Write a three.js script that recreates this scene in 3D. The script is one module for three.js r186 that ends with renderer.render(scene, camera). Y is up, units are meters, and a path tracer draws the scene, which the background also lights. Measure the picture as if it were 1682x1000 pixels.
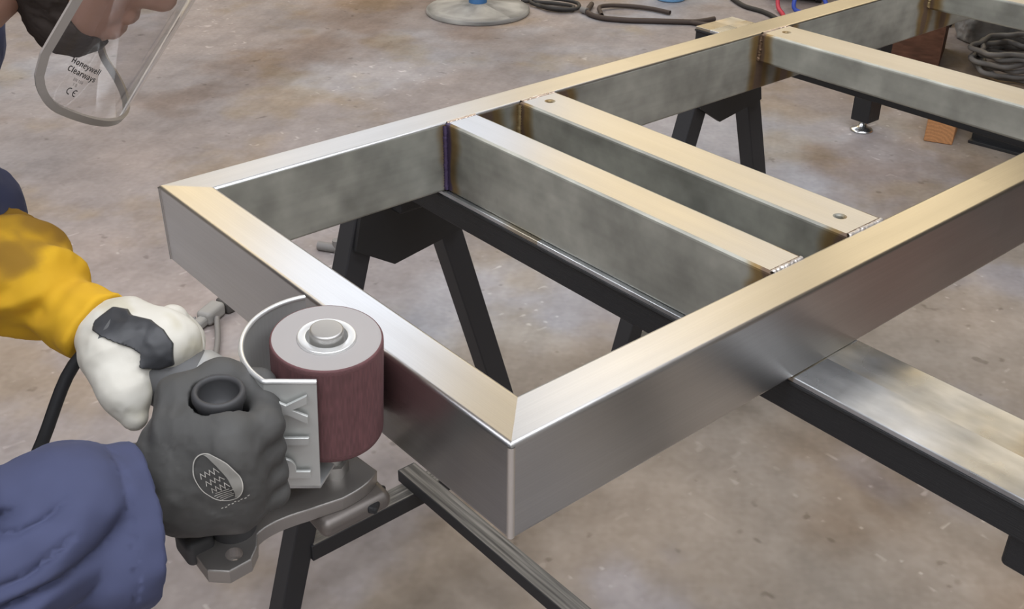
import * as THREE from 'three';
import { RoundedBoxGeometry } from 'three/addons/geometries/RoundedBoxGeometry.js';
import { TextGeometry } from 'three/addons/geometries/TextGeometry.js';
import { FontLoader } from 'three/addons/loaders/FontLoader.js';
import { mergeGeometries } from 'three/addons/utils/BufferGeometryUtils.js';
import { RectAreaLightUniformsLib } from 'three/addons/lights/RectAreaLightUniformsLib.js';

// ---------------------------------------------------------------- camera, light, exposure
const scene = new THREE.Scene();
scene.background = new THREE.Color(0.55, 0.62, 0.72);
const camera = new THREE.PerspectiveCamera(31.452, 1682 / 1000, 0.05, 60);
camera.position.set(-0.43775, 1.37271, 0.51628);
camera.up.set(0.32024, 0.86388, -0.38879);
camera.lookAt(-0.43775 + 0.55881, 1.37271 - 0.50366, 0.51628 - 0.65884);
const renderer = new THREE.WebGLRenderer();
renderer.toneMapping = THREE.LinearToneMapping;
renderer.toneMappingExposure = 1.0;
renderer.shadowMap.enabled = true;
RectAreaLightUniformsLib.init();
const CEIL = 5.0, FLOOR = -0.1;
const COOL = [0.84, 0.92, 1.06], WARM = [1.06, 0.84, 0.5], DAY = [0.95, 0.98, 1.05];
// translucent rooflights of the hall, some added for their light: middle x, z, length, width, turn, colour, radiance, how the sheet looks
const ROOFLIGHTS = [
  [4.4, -7.2, 7.0, 2.1, 42.5, COOL, 1.55, 'clear blue-white'],
  [8.05, -7.22, 10.6, 2.5, 42.5, WARM, 1.2, 'yellowed'],
  [2.75, -9.0, 11.0, 2.5, 42.5, WARM, 1.1, 'yellowed'],
  [9.5, -4.7, 10.0, 2.3, 42.5, WARM, 1.05, 'yellowed'],
  [3.9, -2.8, 1.6, 1.7, 0, COOL, 2.4, 'added small blue-white'],  // added panel: tints the near rail blue-white by its front corner
  [-0.9, 0.7, 8.0, 1.8, 0, DAY, 5.6, 'broad white'],
  [-0.9, 4.0, 8.0, 1.8, 0, DAY, 5.2, 'white'],
  [-2.6, -4.2, 5.0, 1.8, 0, DAY, 5.0, 'added_pale'],  // added panel: brightens the floor on the left, behind the worker
];

// ---------------------------------------------------------------- helpers
const rad = (d) => d * Math.PI / 180;
function mulberry(a) { return () => { a |= 0; a = a + 0x6D2B79F5 | 0; let t = Math.imul(a ^ a >>> 15, 1 | a); t = t + Math.imul(t ^ t >>> 7, 61 | t) ^ t; return ((t ^ t >>> 14) >>> 0) / 4294967296; }; }
function hash3(x, y, z) { let h = Math.imul(x, 374761393) ^ Math.imul(y, 668265263) ^ Math.imul(z, 2147483647 - 97); h = Math.imul(h ^ h >>> 13, 1274126177); return ((h ^ h >>> 16) >>> 0) / 4294967296; }
const fade = (t) => t * t * (3 - 2 * t);
function noise3(x, y, z) {
  const X = Math.floor(x), Y = Math.floor(y), Z = Math.floor(z), a = fade(x - X), b = fade(y - Y), c = fade(z - Z);
  const l = (p, q, t) => p + (q - p) * t;
  return l(l(l(hash3(X, Y, Z), hash3(X + 1, Y, Z), a), l(hash3(X, Y + 1, Z), hash3(X + 1, Y + 1, Z), a), b),
    l(l(hash3(X, Y, Z + 1), hash3(X + 1, Y, Z + 1), a), l(hash3(X, Y + 1, Z + 1), hash3(X + 1, Y + 1, Z + 1), a), b), c) * 2 - 1;
}
function fbm(x, y, z, o = 4) { let s = 0, a = 0.5; for (let i = 0; i < o; i++) { s += a * noise3(x, y, z); x *= 2.03; y *= 2.03; z *= 2.03; a *= 0.5; } return s; }
function noise2(x, y, s) {
  const X = Math.floor(x), Y = Math.floor(y), a = fade(x - X), b = fade(y - Y), p = hash3(X, Y, s), q = hash3(X + 1, Y, s), r = hash3(X, Y + 1, s), t = hash3(X + 1, Y + 1, s);
  return (p + (q - p) * a + (r + (t - r) * a - p - (q - p) * a) * b) * 2 - 1;
}
function fbm2(x, y, s, o = 4) { let v = 0, a = 0.5; for (let i = 0; i < o; i++) { v += a * noise2(x, y, s + i); x *= 2.03; y *= 2.03; a *= 0.5; } return v; }
const clamp = (x, a = 0, b = 1) => Math.min(b, Math.max(a, x));
const smooth = (a, b, x) => fade(clamp((x - a) / (b - a)));
const mix = (a, b, t) => a + (b - a) * t;
const V = (x, y, z) => new THREE.Vector3(x, y, z);

function dataTex(w, h, fn, { srgb = true, repeat = [1, 1], wrap = THREE.RepeatWrapping } = {}) {
  const d = new Uint8Array(w * h * 4);
  for (let j = 0; j < h; j++) for (let i = 0; i < w; i++) {
    const c = fn(i / w, j / h, i, j), k = (j * w + i) * 4;
    d[k] = clamp(c[0]) * 255; d[k + 1] = clamp(c[1]) * 255; d[k + 2] = clamp(c[2]) * 255; d[k + 3] = c.length > 3 ? clamp(c[3]) * 255 : 255;
  }
  const t = new THREE.DataTexture(d, w, h, THREE.RGBAFormat);
  t.colorSpace = srgb ? THREE.SRGBColorSpace : THREE.NoColorSpace;
  t.wrapS = t.wrapT = wrap; t.magFilter = THREE.LinearFilter; t.minFilter = THREE.LinearMipmapLinearFilter; t.generateMipmaps = true;
  t.repeat.set(...repeat); t.needsUpdate = true;
  return t;
}
const mat = (p) => new THREE.MeshStandardMaterial(p);
const phys = (p) => new THREE.MeshPhysicalMaterial(p);

const taken = new Map();
function numbered(n) { const k = taken.get(n) || 0; taken.set(n, k + 1); return k ? `${n}_${String(k).padStart(3, '0')}` : n; }
function mesh(name, geo, m, parent = scene) {
  const o = new THREE.Mesh(Array.isArray(geo) ? (geo.length > 1 ? mergeGeometries(geo.map(plain)) : geo[0]) : geo, m);
  o.name = parent === scene ? numbered(name) : name; o.castShadow = o.receiveShadow = true; parent.add(o);
  return o;
}
function plain(g) { const h = g.index ? g.toNonIndexed() : g; for (const k of Object.keys(h.attributes)) if (!['position', 'normal', 'uv'].includes(k)) h.deleteAttribute(k); return h; }
function tag(o, label, category, group) { o.userData.label = label; o.userData.category = category; if (group) o.userData.group = group; return o; }
function struct(name, geo, m, parent = scene) { const o = mesh(name, geo, m, parent); o.userData.kind = 'structure'; return o; }
function thing(name, label, category, [x, y, z] = [0, 0, 0], turn = 0, group) {
  const o = new THREE.Group(); o.name = numbered(name); scene.add(o); o.position.set(x, y, z); o.rotation.y = turn;
  return tag(o, label, category, group);
}
function box(w, h, d, x = 0, y = 0, z = 0, r = 0.002, rot) {
  const g = r ? new RoundedBoxGeometry(w, h, d, 2, Math.min(r, w / 2.01, h / 2.01, d / 2.01)) : new THREE.BoxGeometry(w, h, d);
  if (rot) g.applyMatrix4(new THREE.Matrix4().makeRotationFromEuler(new THREE.Euler(...rot)));
  return g.translate(x, y, z);
}
function cyl(r0, r1, h, x = 0, y = 0, z = 0, seg = 32) { return new THREE.CylinderGeometry(r1, r0, h, seg).translate(x, y, z); }
function lathe(pts, seg = 64) { return new THREE.LatheGeometry(pts.map(([r, y]) => new THREE.Vector2(r, y)), seg); }
function tube(pts, r, seg = 60, rs = 10, closed = false) {
  return new THREE.TubeGeometry(new THREE.CatmullRomCurve3(pts.map((p) => p.isVector3 ? p : V(...p)), closed, 'centripetal'), seg, r, rs, closed);
}
// a square bar from a to b: w across (near the direction "side"), d the other way
function bar(a, b, w, d, side = V(1, 0, 0), r = 0.003) {
  a = V(...a); b = V(...b);
  const y = b.clone().sub(a), len = y.length(); y.normalize();
  const x = side.clone().addScaledVector(y, -side.dot(y)).normalize(), z = x.clone().cross(y);
  const g = new RoundedBoxGeometry(w, len, d, 2, r);
  return g.applyMatrix4(new THREE.Matrix4().makeBasis(x, y, z).setPosition(a.add(b).multiplyScalar(0.5)));
}

// signed distance shapes, meshed by surface nets
function cap(a, b, ra, rb) {
  const bx = b[0] - a[0], by = b[1] - a[1], bz = b[2] - a[2], q = bx * bx + by * by + bz * bz || 1e-9;
  return (x, y, z) => {
    const px = x - a[0], py = y - a[1], pz = z - a[2], h = clamp((px * bx + py * by + pz * bz) / q);
    return Math.hypot(px - bx * h, py - by * h, pz - bz * h) - (ra + (rb - ra) * h);
  };
}
function ell(c, r) { const m = Math.min(...r); return (x, y, z) => { const k = Math.hypot((x - c[0]) / r[0], (y - c[1]) / r[1], (z - c[2]) / r[2]); return (k - 1) * m * (k > 1 ? 1 : 1); }; }
const smax = (a, b, k) => -smin(-a, -b, k);
const smin = (a, b, k) => { const h = Math.max(k - Math.abs(a - b), 0) / k; return Math.min(a, b) - h * h * k * 0.25; };
function join(list, k) { return (x, y, z) => { let d = 1e9; for (let i = 0; i < list.length; i++) d = smin(d, list[i](x, y, z), k); return d; }; }
function nets(f, lo, hi, cell) {
  const n = [0, 1, 2].map((i) => Math.ceil((hi[i] - lo[i]) / cell) + 1), [nx, ny, nz] = n;
  const F = new Float32Array(nx * ny * nz), at = (i, j, k) => (k * ny + j) * nx + i;
  for (let k = 0; k < nz; k++) for (let j = 0; j < ny; j++) for (let i = 0; i < nx; i++) F[at(i, j, k)] = f(lo[0] + i * cell, lo[1] + j * cell, lo[2] + k * cell);
  const id = new Int32Array(nx * ny * nz).fill(-1), pos = [], idx = [];
  const C = [[0, 0, 0], [1, 0, 0], [0, 1, 0], [1, 1, 0], [0, 0, 1], [1, 0, 1], [0, 1, 1], [1, 1, 1]], Ed = [[0, 1], [2, 3], [4, 5], [6, 7], [0, 2], [1, 3], [4, 6], [5, 7], [0, 4], [1, 5], [2, 6], [3, 7]];
  for (let k = 0; k < nz - 1; k++) for (let j = 0; j < ny - 1; j++) for (let i = 0; i < nx - 1; i++) {
    const v = C.map((c) => F[at(i + c[0], j + c[1], k + c[2])]); let s = 0; for (const q of v) if (q < 0) s++;
    if (s === 0 || s === 8) continue;
    let x = 0, y = 0, z = 0, m = 0;
    for (const [a, b] of Ed) if ((v[a] < 0) !== (v[b] < 0)) { const t = v[a] / (v[a] - v[b]); x += mix(C[a][0], C[b][0], t); y += mix(C[a][1], C[b][1], t); z += mix(C[a][2], C[b][2], t); m++; }
    id[at(i, j, k)] = pos.length / 3; pos.push(lo[0] + (i + x / m) * cell, lo[1] + (j + y / m) * cell, lo[2] + (k + z / m) * cell);
  }
  const quad = (a, b, c, d, flip) => { if (a < 0 || b < 0 || c < 0 || d < 0) return; flip ? idx.push(a, c, b, a, d, c) : idx.push(a, b, c, a, c, d); };
  for (let k = 1; k < nz - 1; k++) for (let j = 1; j < ny - 1; j++) for (let i = 1; i < nx - 1; i++) {
    const a = F[at(i, j, k)] < 0;
    if (a !== F[at(i + 1, j, k)] < 0) quad(id[at(i, j - 1, k - 1)], id[at(i, j, k - 1)], id[at(i, j, k)], id[at(i, j - 1, k)], !a);
    if (a !== F[at(i, j + 1, k)] < 0) quad(id[at(i - 1, j, k - 1)], id[at(i - 1, j, k)], id[at(i, j, k)], id[at(i, j, k - 1)], !a);
    if (a !== F[at(i, j, k + 1)] < 0) quad(id[at(i - 1, j - 1, k)], id[at(i, j - 1, k)], id[at(i, j, k)], id[at(i - 1, j, k)], !a);
  }
  const g = new THREE.BufferGeometry(), nor = new Float32Array(pos.length), e = cell * 0.4;
  for (let i = 0; i < pos.length; i += 3) {
    const [x, y, z] = [pos[i], pos[i + 1], pos[i + 2]];
    const a = f(x + e, y, z) - f(x - e, y, z), b = f(x, y + e, z) - f(x, y - e, z), c = f(x, y, z + e) - f(x, y, z - e), l = Math.hypot(a, b, c) || 1;
    nor[i] = a / l; nor[i + 1] = b / l; nor[i + 2] = c / l;
  }
  g.setAttribute('position', new THREE.Float32BufferAttribute(pos, 3)); g.setAttribute('normal', new THREE.Float32BufferAttribute(nor, 3)); g.setIndex(idx);
  return g;
}
function paint(g, fn) { // vertex colours (linear) from the place on the thing
  const p = g.attributes.position, c = new Float32Array(p.count * 3);
  for (let i = 0; i < p.count; i++) { const q = fn(p.getX(i), p.getY(i), p.getZ(i)); c[i * 3] = q[0]; c[i * 3 + 1] = q[1]; c[i * 3 + 2] = q[2]; }
  g.setAttribute('color', new THREE.BufferAttribute(c, 3));
  return g;
}

// ---------------------------------------------------------------- hall: floor, walls, ceiling, rooflights
const X0 = -6, X1 = 15, Z0 = -13, Z1 = 7;
const FT = 6.4; // metres the floor texture spans
const floorMap = dataTex(1792, 1792, (u, v) => {
  const x = u * FT, y = v * FT;
  const big = fbm2(x * 0.55 + 3, y * 0.55, 15, 3), mid = fbm2(x * 2.3, y * 2.3 + 7, 42, 4), fine = fbm2(x * 14, y * 14, 91, 4);
  const grit = noise2(x * 90, y * 90, 22), scr = fbm2(x * 3 + y * 2, y * 30 - x * 20, 55, 3);
  let l = 0.556 + 0.06 * big + 0.06 * mid + 0.05 * fine + 0.018 * grit + 0.02 * scr;
  const stain = smooth(0.12, 0.4, fbm2(x * 1.3 + 11, y * 1.3 + 5, 77, 5)), pale = smooth(0.16, 0.42, fbm2(x * 1.1 + 31, y * 1.1 + 2, 33, 5));
  l -= 0.075 * stain; l += 0.05 * pale;
  const pit = smooth(0.52, 0.66, fbm2(x * 22 + 9, y * 22, 124, 3)); l -= 0.09 * pit;
  const fleck = smooth(0.8, 0.93, noise2(x * 48, y * 48, 201)) * smooth(0.0, 0.4, mid + 0.1); l += 0.13 * fleck;
  const tone = fbm2(x * 0.8 + 4, y * 0.8 + 9, 300, 3), warm = 0.022 + 0.02 * mid + 0.03 * stain - 0.028 * pale + 0.035 * tone;
  // rust-brown grinding dust trodden in on the side of the floor beyond the near rail
  const wx = x - 0.9, wz = 0.3 - y, grime = smooth(-0.25, 0.3, fbm2(x * 3.1 + 40, y * 3.1, 410, 5) + 0.55 * smooth(0.2, 1.3, wx) * smooth(-2.2, -0.9, wz) - 0.22);
  return [l + 0.006 + warm * 0.7 - 0.01 * grime, l - 0.006 - 0.03 * grime, l - warm * 0.65 + 0.004 - 0.075 * grime];
}, { repeat: [1 / FT, 1 / FT], wrap: THREE.MirroredRepeatWrapping });
const floorBump = dataTex(512, 512, (u, v) => { const s = 0.5 + 0.5 * fbm2(u * 40, v * 40, 30, 4); return [s, s, s]; }, { srgb: false, repeat: [1.25, 1.25] });
const M = {};
M.floor = mat({ map: floorMap, roughness: 0.78, bumpMap: floorBump, bumpScale: 0.0012 });
M.wall = mat({ color: new THREE.Color(0.48, 0.47, 0.44), roughness: 0.9 });
M.ceiling = mat({ color: new THREE.Color(0.56, 0.53, 0.46), roughness: 0.9 });
{
  const g = new THREE.BoxGeometry(X1 - X0, 0.2, Z1 - Z0).translate((X0 + X1) / 2, FLOOR - 0.1, (Z0 + Z1) / 2), p = g.attributes.position, uv = g.attributes.uv;
  for (let i = 0; i < p.count; i++) uv.setXY(i, p.getX(i) + 0.9, -p.getZ(i) + 0.3);
  const f = struct('floor', g, M.floor); f.userData.label = 'worn brown-grey concrete workshop floor with stains and specks';
}
const wl = (n, w, h, d, x, y, z) => struct(n, new THREE.BoxGeometry(w, h, d).translate(x, y, z), M.wall);
wl('wall_left', 0.2, CEIL - FLOOR, Z1 - Z0, X0 - 0.1, (CEIL + FLOOR) / 2, (Z0 + Z1) / 2);
wl('wall_right', 0.2, CEIL - FLOOR, Z1 - Z0, X1 + 0.1, (CEIL + FLOOR) / 2, (Z0 + Z1) / 2);
wl('wall_back', X1 - X0, CEIL - FLOOR, 0.2, (X0 + X1) / 2, (CEIL + FLOOR) / 2, Z0 - 0.1);
wl('wall_front', X1 - X0, CEIL - FLOOR, 0.2, (X0 + X1) / 2, (CEIL + FLOOR) / 2, Z1 + 0.1);
struct('ceiling', new THREE.BoxGeometry(X1 - X0 + 0.4, 0.2, Z1 - Z0 + 0.4).translate((X0 + X1) / 2, CEIL + 0.1, (Z0 + Z1) / 2), M.ceiling);
ROOFLIGHTS.forEach(([cx, cz, w, d, turn, c, L, look], i) => {
  const o = new THREE.Group(); o.name = `window_${i + 1}`; scene.add(o); o.position.set(cx, CEIL - 0.04, cz); o.rotation.y = rad(turn);
  o.userData = { kind: 'structure', label: `${look} translucent rooflight panel in the workshop ceiling` };
  mesh('glazing', new THREE.BoxGeometry(w, 0.02, d), mat({ color: 0xdddddd, roughness: 0.5, emissive: new THREE.Color(...c), emissiveIntensity: 0.6 }), o);
  const fr = mat({ color: 0x8a8a86, roughness: 0.6 });
  for (const s of [-1, 1]) { mesh('frame_bar', box(w + 0.08, 0.07, 0.04, 0, 0, s * (d / 2 + 0.02), 0), fr, o); mesh('frame_bar', box(0.04, 0.07, d, s * (w / 2 + 0.02), 0, 0, 0), fr, o); }
  const l = new THREE.RectAreaLight(new THREE.Color(...c), L, w, d); l.position.set(cx, CEIL - 0.06, cz);
  l.rotation.set(-Math.PI / 2, 0, rad(turn), 'YXZ'); l.rotation.order = 'YXZ'; l.rotation.set(-Math.PI / 2, rad(turn), 0); scene.add(l);
});

// ---------------------------------------------------------------- steel frame
// brushed stainless: u runs across the grain, v along it, both in metres
const brushMap = dataTex(512, 512, (u, v) => { const s = 0.5 + 0.5 * fbm2(u * 220, v * 3, 1, 3), t = 0.5 + 0.5 * fbm2(u * 8, v * 5, 4, 4); const l = 0.9 + 0.05 * s + 0.05 * t; return [l, l, l]; }, { repeat: [6, 1.3] });
const brushRough = dataTex(512, 512, (u, v) => { const s = 0.5 + 0.5 * fbm2(u * 160, v * 4, 2, 3), t = 0.5 + 0.5 * fbm2(u * 5, v * 6, 7, 4); const l = clamp(0.72 + 0.14 * s + 0.14 * t); return [l, l, l]; }, { srgb: false, repeat: [6, 1.3] });
M.brushed = phys({ color: new THREE.Color(0.65, 0.645, 0.635), metalness: 1, roughness: 0.36, map: brushMap, roughnessMap: brushRough, anisotropy: 0.8 });
function millTex(len, joints, seed) { // dull mill scale with cloudy patches; straw and violet oxide beside the welds
  return dataTex(768, 128, (u, v) => {
    const x = u * len, y = v * 0.1;
    const cl = fbm2(x * 9 + seed, y * 9, seed, 5), bl = fbm2(x * 34 + seed, y * 34, 30 + seed, 4), st = fbm2(x * 2, y * 160, seed + 80, 2);
    let l = 0.73 + 0.16 * cl + 0.1 * bl + 0.03 * st;
    let r = l, g = l * 0.995, b = l * 0.96;
    for (const j of joints) {
      const d = Math.abs(x - j) * (1 + 0.35 * fbm2(y * 30 + j * 9, seed, 2, 3)) + 0.004 * noise2(y * 60, j * 10, seed);
      const straw = smooth(0.034, 0.016, d), violet = smooth(0.013, 0.007, d);
      r = mix(r, l * 0.82, straw); g = mix(g, l * 0.68, straw); b = mix(b, l * 0.46, straw);
      const deep = Math.abs(j - 0.386) < 0.002 || (len < 1 && seed === 31 && j > 0.1) ? 1 : 0.55;
      r = mix(r, mix(0.5, 0.36, deep), violet * deep); g = mix(g, mix(0.42, 0.3, deep), violet * deep); b = mix(b, mix(0.33, 0.42, deep), violet * deep);
    }
    return [r, g, b];
  });
}
const millMat = (t) => mat({ color: new THREE.Color(0.72, 0.73, 0.7), metalness: 0.6, roughness: 0.5, map: t });
const FB = 0.647, FH = 0.1, FW = 0.05, FL = 2.45, FY = 0.75;
const frame = thing('steel_framework', 'brushed stainless steel rectangular frame with crossbars lying on two trestles', 'frame', [0, FY, 0]);
const BARS = [[0.386, 0.055, 0.1], [0.5175, 0.0686, 0.1], [1.0566, 0.0749, 0.0505], [1.585, 0.0749, 0.048]];
const welds = BARS.map((b) => b[0]).concat(BARS.map((b) => b[0] + b[1]));
// a tube of rounded section with mitred ends; "outer" is the side (+1/-1 across) that is brushed
function rail(axis, centre, t0, t1, m0, m1, outer, millT) {
  const w = FW / 2, h = FH, r = 0.0045, P = [], N = [], K = 4;
  for (const [sx, sy, a0] of [[1, 1, 0], [-1, 1, 90], [-1, -1, 180], [1, -1, 270]]) for (let k = 0; k <= K; k++) {
    const a = rad(a0 + 90 * k / K), cx = sx * (w - r), cy = h / 2 + sy * (h / 2 - r);
    P.push([cx + r * Math.cos(a), cy + r * Math.sin(a)]); N.push([Math.cos(a), Math.sin(a)]);
  }
  const pos = [[], []], nor = [[], []], uvs = [[], []]; let s = 0;
  const put = (g, i, t, n, sv) => {
    const [a, b] = P[i], L = t < 0.5 ? t0 + m0 * a : t1 + m1 * a;
    pos[g].push(...(axis === 'x' ? [L, b, centre + a] : [centre + a, b, L])); nor[g].push(...(axis === 'x' ? [0, n[1], n[0]] : [n[0], n[1], 0]));
    uvs[g].push(...(g ? [(L - Math.min(t0, t1)) / Math.abs(t1 - t0), b / h] : [sv, L]));
  };
  for (let i = 0; i < P.length; i++) {
    const j = (i + 1) % P.length, d = Math.hypot(P[i][0] - P[j][0], P[i][1] - P[j][1]), flat = i % (K + 1) === K;
    const mx = (N[i][0] + N[j][0]) / 2, my = (N[i][1] + N[j][1]) / 2;
    const g = my > 0.3 || (mx * outer > 0.3 && my > -0.9) ? 0 : 1;
    const tri = [[i, 0, s], [j, 0, s + d], [j, 1, s + d], [i, 0, s], [j, 1, s + d], [i, 1, s]];
    for (const [q, t, sv] of axis === 'x' ? tri.slice().reverse() : tri) put(g, q, t, N[q], sv);
    s += d;
  }
  const g = new THREE.BufferGeometry(), c0 = pos[0].length / 3, c1 = pos[1].length / 3;
  g.setAttribute('position', new THREE.Float32BufferAttribute(pos[0].concat(pos[1]), 3));
  g.setAttribute('normal', new THREE.Float32BufferAttribute(nor[0].concat(nor[1]), 3));
  g.setAttribute('uv', new THREE.Float32BufferAttribute(uvs[0].concat(uvs[1]), 2));
  g.addGroup(0, c0, 0); g.addGroup(c0, c1, 1);
  return mesh('rail', g, [M.brushed, millMat(millT)], frame);
}
rail('x', -FW / 2, FW / 2, FL - FW / 2, -1, 1, 1, millTex(FL, welds, 3));
rail('x', -FB + FW / 2, FW / 2, FL - FW / 2, 1, -1, -1, millTex(FL, welds, 11));
rail('z', FW / 2, -FB + FW / 2, -FW / 2, 1, -1, -1, millTex(FB, [], 17)).userData.label = 'end rail being sanded by the drum';
rail('z', FL - FW / 2, -FB + FW / 2, -FW / 2, -1, 1, 1, millTex(FB, [], 23));
const barLen = FB - 2 * FW;
BARS.forEach(([x, w, h], n) => {
  const sh = new THREE.Shape(); const e = 0.004;
  sh.moveTo(e, e); sh.lineTo(w - e, e); sh.lineTo(w - e, barLen - e); sh.lineTo(e, barLen - e); sh.closePath();
  const holes = n === 1 ? [[0.035, 0.034], [0.035, barLen - 0.026]] : n === 2 ? [[0.037, barLen - 0.024], [0.037, 0.034]] : [];
  for (const [hx, hy] of holes) { const p = new THREE.Path(); p.absellipse(hx, hy, 0.0078, 0.0078, 0, Math.PI * 2, true); sh.holes.push(p); }
  const g = new THREE.ExtrudeGeometry(sh, { depth: h - 2 * e, bevelEnabled: true, bevelThickness: e, bevelSize: e, bevelSegments: 3, curveSegments: 24 });
  const p = g.attributes.position, nn = g.attributes.normal, uv = g.attributes.uv, c0 = g.groups[0].count;
  for (let i = 0; i < p.count; i++) if (i < c0) uv.setXY(i, p.getX(i), p.getY(i)); else uv.setXY(i, p.getY(i) / barLen, (p.getZ(i) + p.getX(i)) / 0.1);
  g.rotateX(-Math.PI / 2); g.translate(x, FH - h + e, -FW);
  mesh('crossbar', g, [M.brushed, millMat(millTex(barLen, [0, barLen], 31 + n * 7))], frame);
});
// weld beads: ripples along a seam, in oxide colours
M.weld = mat({ vertexColors: true, metalness: 0.85, roughness: 0.42 });
function bead(a, b, r, tint, seed, name = 'weld_bead') {
  a = V(...a); b = V(...b); const n = 26, pts = []; for (let i = 0; i <= n; i++) pts.push(a.clone().lerp(b, i / n).add(V(noise3(i * 0.9, seed, 1), noise3(i * 0.9, seed, 5), noise3(i * 0.9, seed, 9)).multiplyScalar(0.0005)));
  const g = new THREE.TubeGeometry(new THREE.CatmullRomCurve3(pts), n * 3, r, 8), p = g.attributes.position, q = g.attributes.normal;
  for (let i = 0; i < p.count; i++) { const k = Math.floor(i / 9), s = r * 0.16 * Math.sin(k * 1.9); p.setXYZ(i, p.getX(i) + q.getX(i) * s, p.getY(i) + q.getY(i) * s, p.getZ(i) + q.getZ(i) * s); }
  return mesh(name, paint(g, (x, y, z) => { const t = 0.5 + 0.5 * noise3(x * 90 + seed, y * 90, z * 90); return tint.map((c, i) => c * (0.75 + 0.5 * t)); }), M.weld, frame);
}
const VIOLET = [0.13, 0.1, 0.2], STRAW = [0.5, 0.38, 0.2], BARE = [0.6, 0.55, 0.5], BROWN = [0.25, 0.17, 0.11];
BARS.forEach(([x, w, h], n) => {
  const zf = -FB + FW, y0 = FH - h;
  bead([x, y0 + 0.004, zf], [x, FH - 0.004, zf], 0.0045, n === 0 ? VIOLET : n === 2 ? BROWN : STRAW, n);
  bead([x + w, y0 + 0.004, zf], [x + w, FH - 0.004, zf], 0.004, STRAW, n + 10);
  bead([x, y0 + 0.004, -FW], [x, FH - 0.004, -FW], 0.0035, STRAW, n + 20);
  bead([x + w, y0 + 0.004, -FW], [x + w, FH - 0.004, -FW], 0.0035, STRAW, n + 30);
  bead([x + 0.003, FH - 0.0016, -FW], [x + w - 0.003, FH - 0.0016, -FW], 0.003, BARE, n + 40);
  bead([x + 0.003, FH - 0.0022, zf], [x + w - 0.003, FH - 0.0022, zf], 0.003, [0.62, 0.5, 0.4], n + 50);
});
const cornerMat = mat({ color: new THREE.Color(0.78, 0.76, 0.72), metalness: 1, roughness: 0.38 });
for (const [cx, cz] of [[0.002, -0.002], [0.002, -FB + 0.002], [FL - 0.002, -0.002], [FL - 0.002, -FB + 0.002]])
  mesh('corner_seam', tube([[cx, 0.003, cz], [cx, 0.05, cz], [cx, FH - 0.003, cz]], 0.0034, 12, 12), cornerMat, frame);

// ---------------------------------------------------------------- trestles
M.blackPaint = mat({ color: new THREE.Color(0.013, 0.0135, 0.015), roughness: 0.5, bumpMap: floorBump, bumpScale: 0.0004 });
M.legPaint = mat({ color: new THREE.Color(0.026, 0.026, 0.029), roughness: 0.6 });
const plateMap = dataTex(512, 512, (u, v) => { const a = fbm(u * 5, v * 5, 2, 5), b = fbm(u * 30, v * 9, 6, 4), t = smooth(0.05, 0.35, fbm(u * 3 + 5, v * 3, 9, 4)); const l = 0.78 + 0.2 * a + 0.1 * b; return [l, l * mix(1, 0.94, t), l * mix(1, 0.84, t)]; });
const plateRough = dataTex(512, 512, (u, v) => { const l = 0.55 + 0.35 * fbm(u * 6, v * 6, 12, 5); return [l, l, l]; }, { srgb: false });
M.plate = mat({ color: new THREE.Color(0.78, 0.8, 0.82), metalness: 0.85, roughness: 0.6, map: plateMap, roughnessMap: plateRough });
const litTopMap = dataTex(256, 256, (u, v) => { const l = 0.42 + 0.22 * fbm(u * 9, v * 9, 3, 4); return [l, l * 0.97, l * 0.92]; });  // pale tone: light falling on the bar tops, put into the colour
M.litTop = mat({ map: litTopMap, roughness: 0.85 });
const BW = 0.114; // beam, its middle under x = 0
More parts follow.
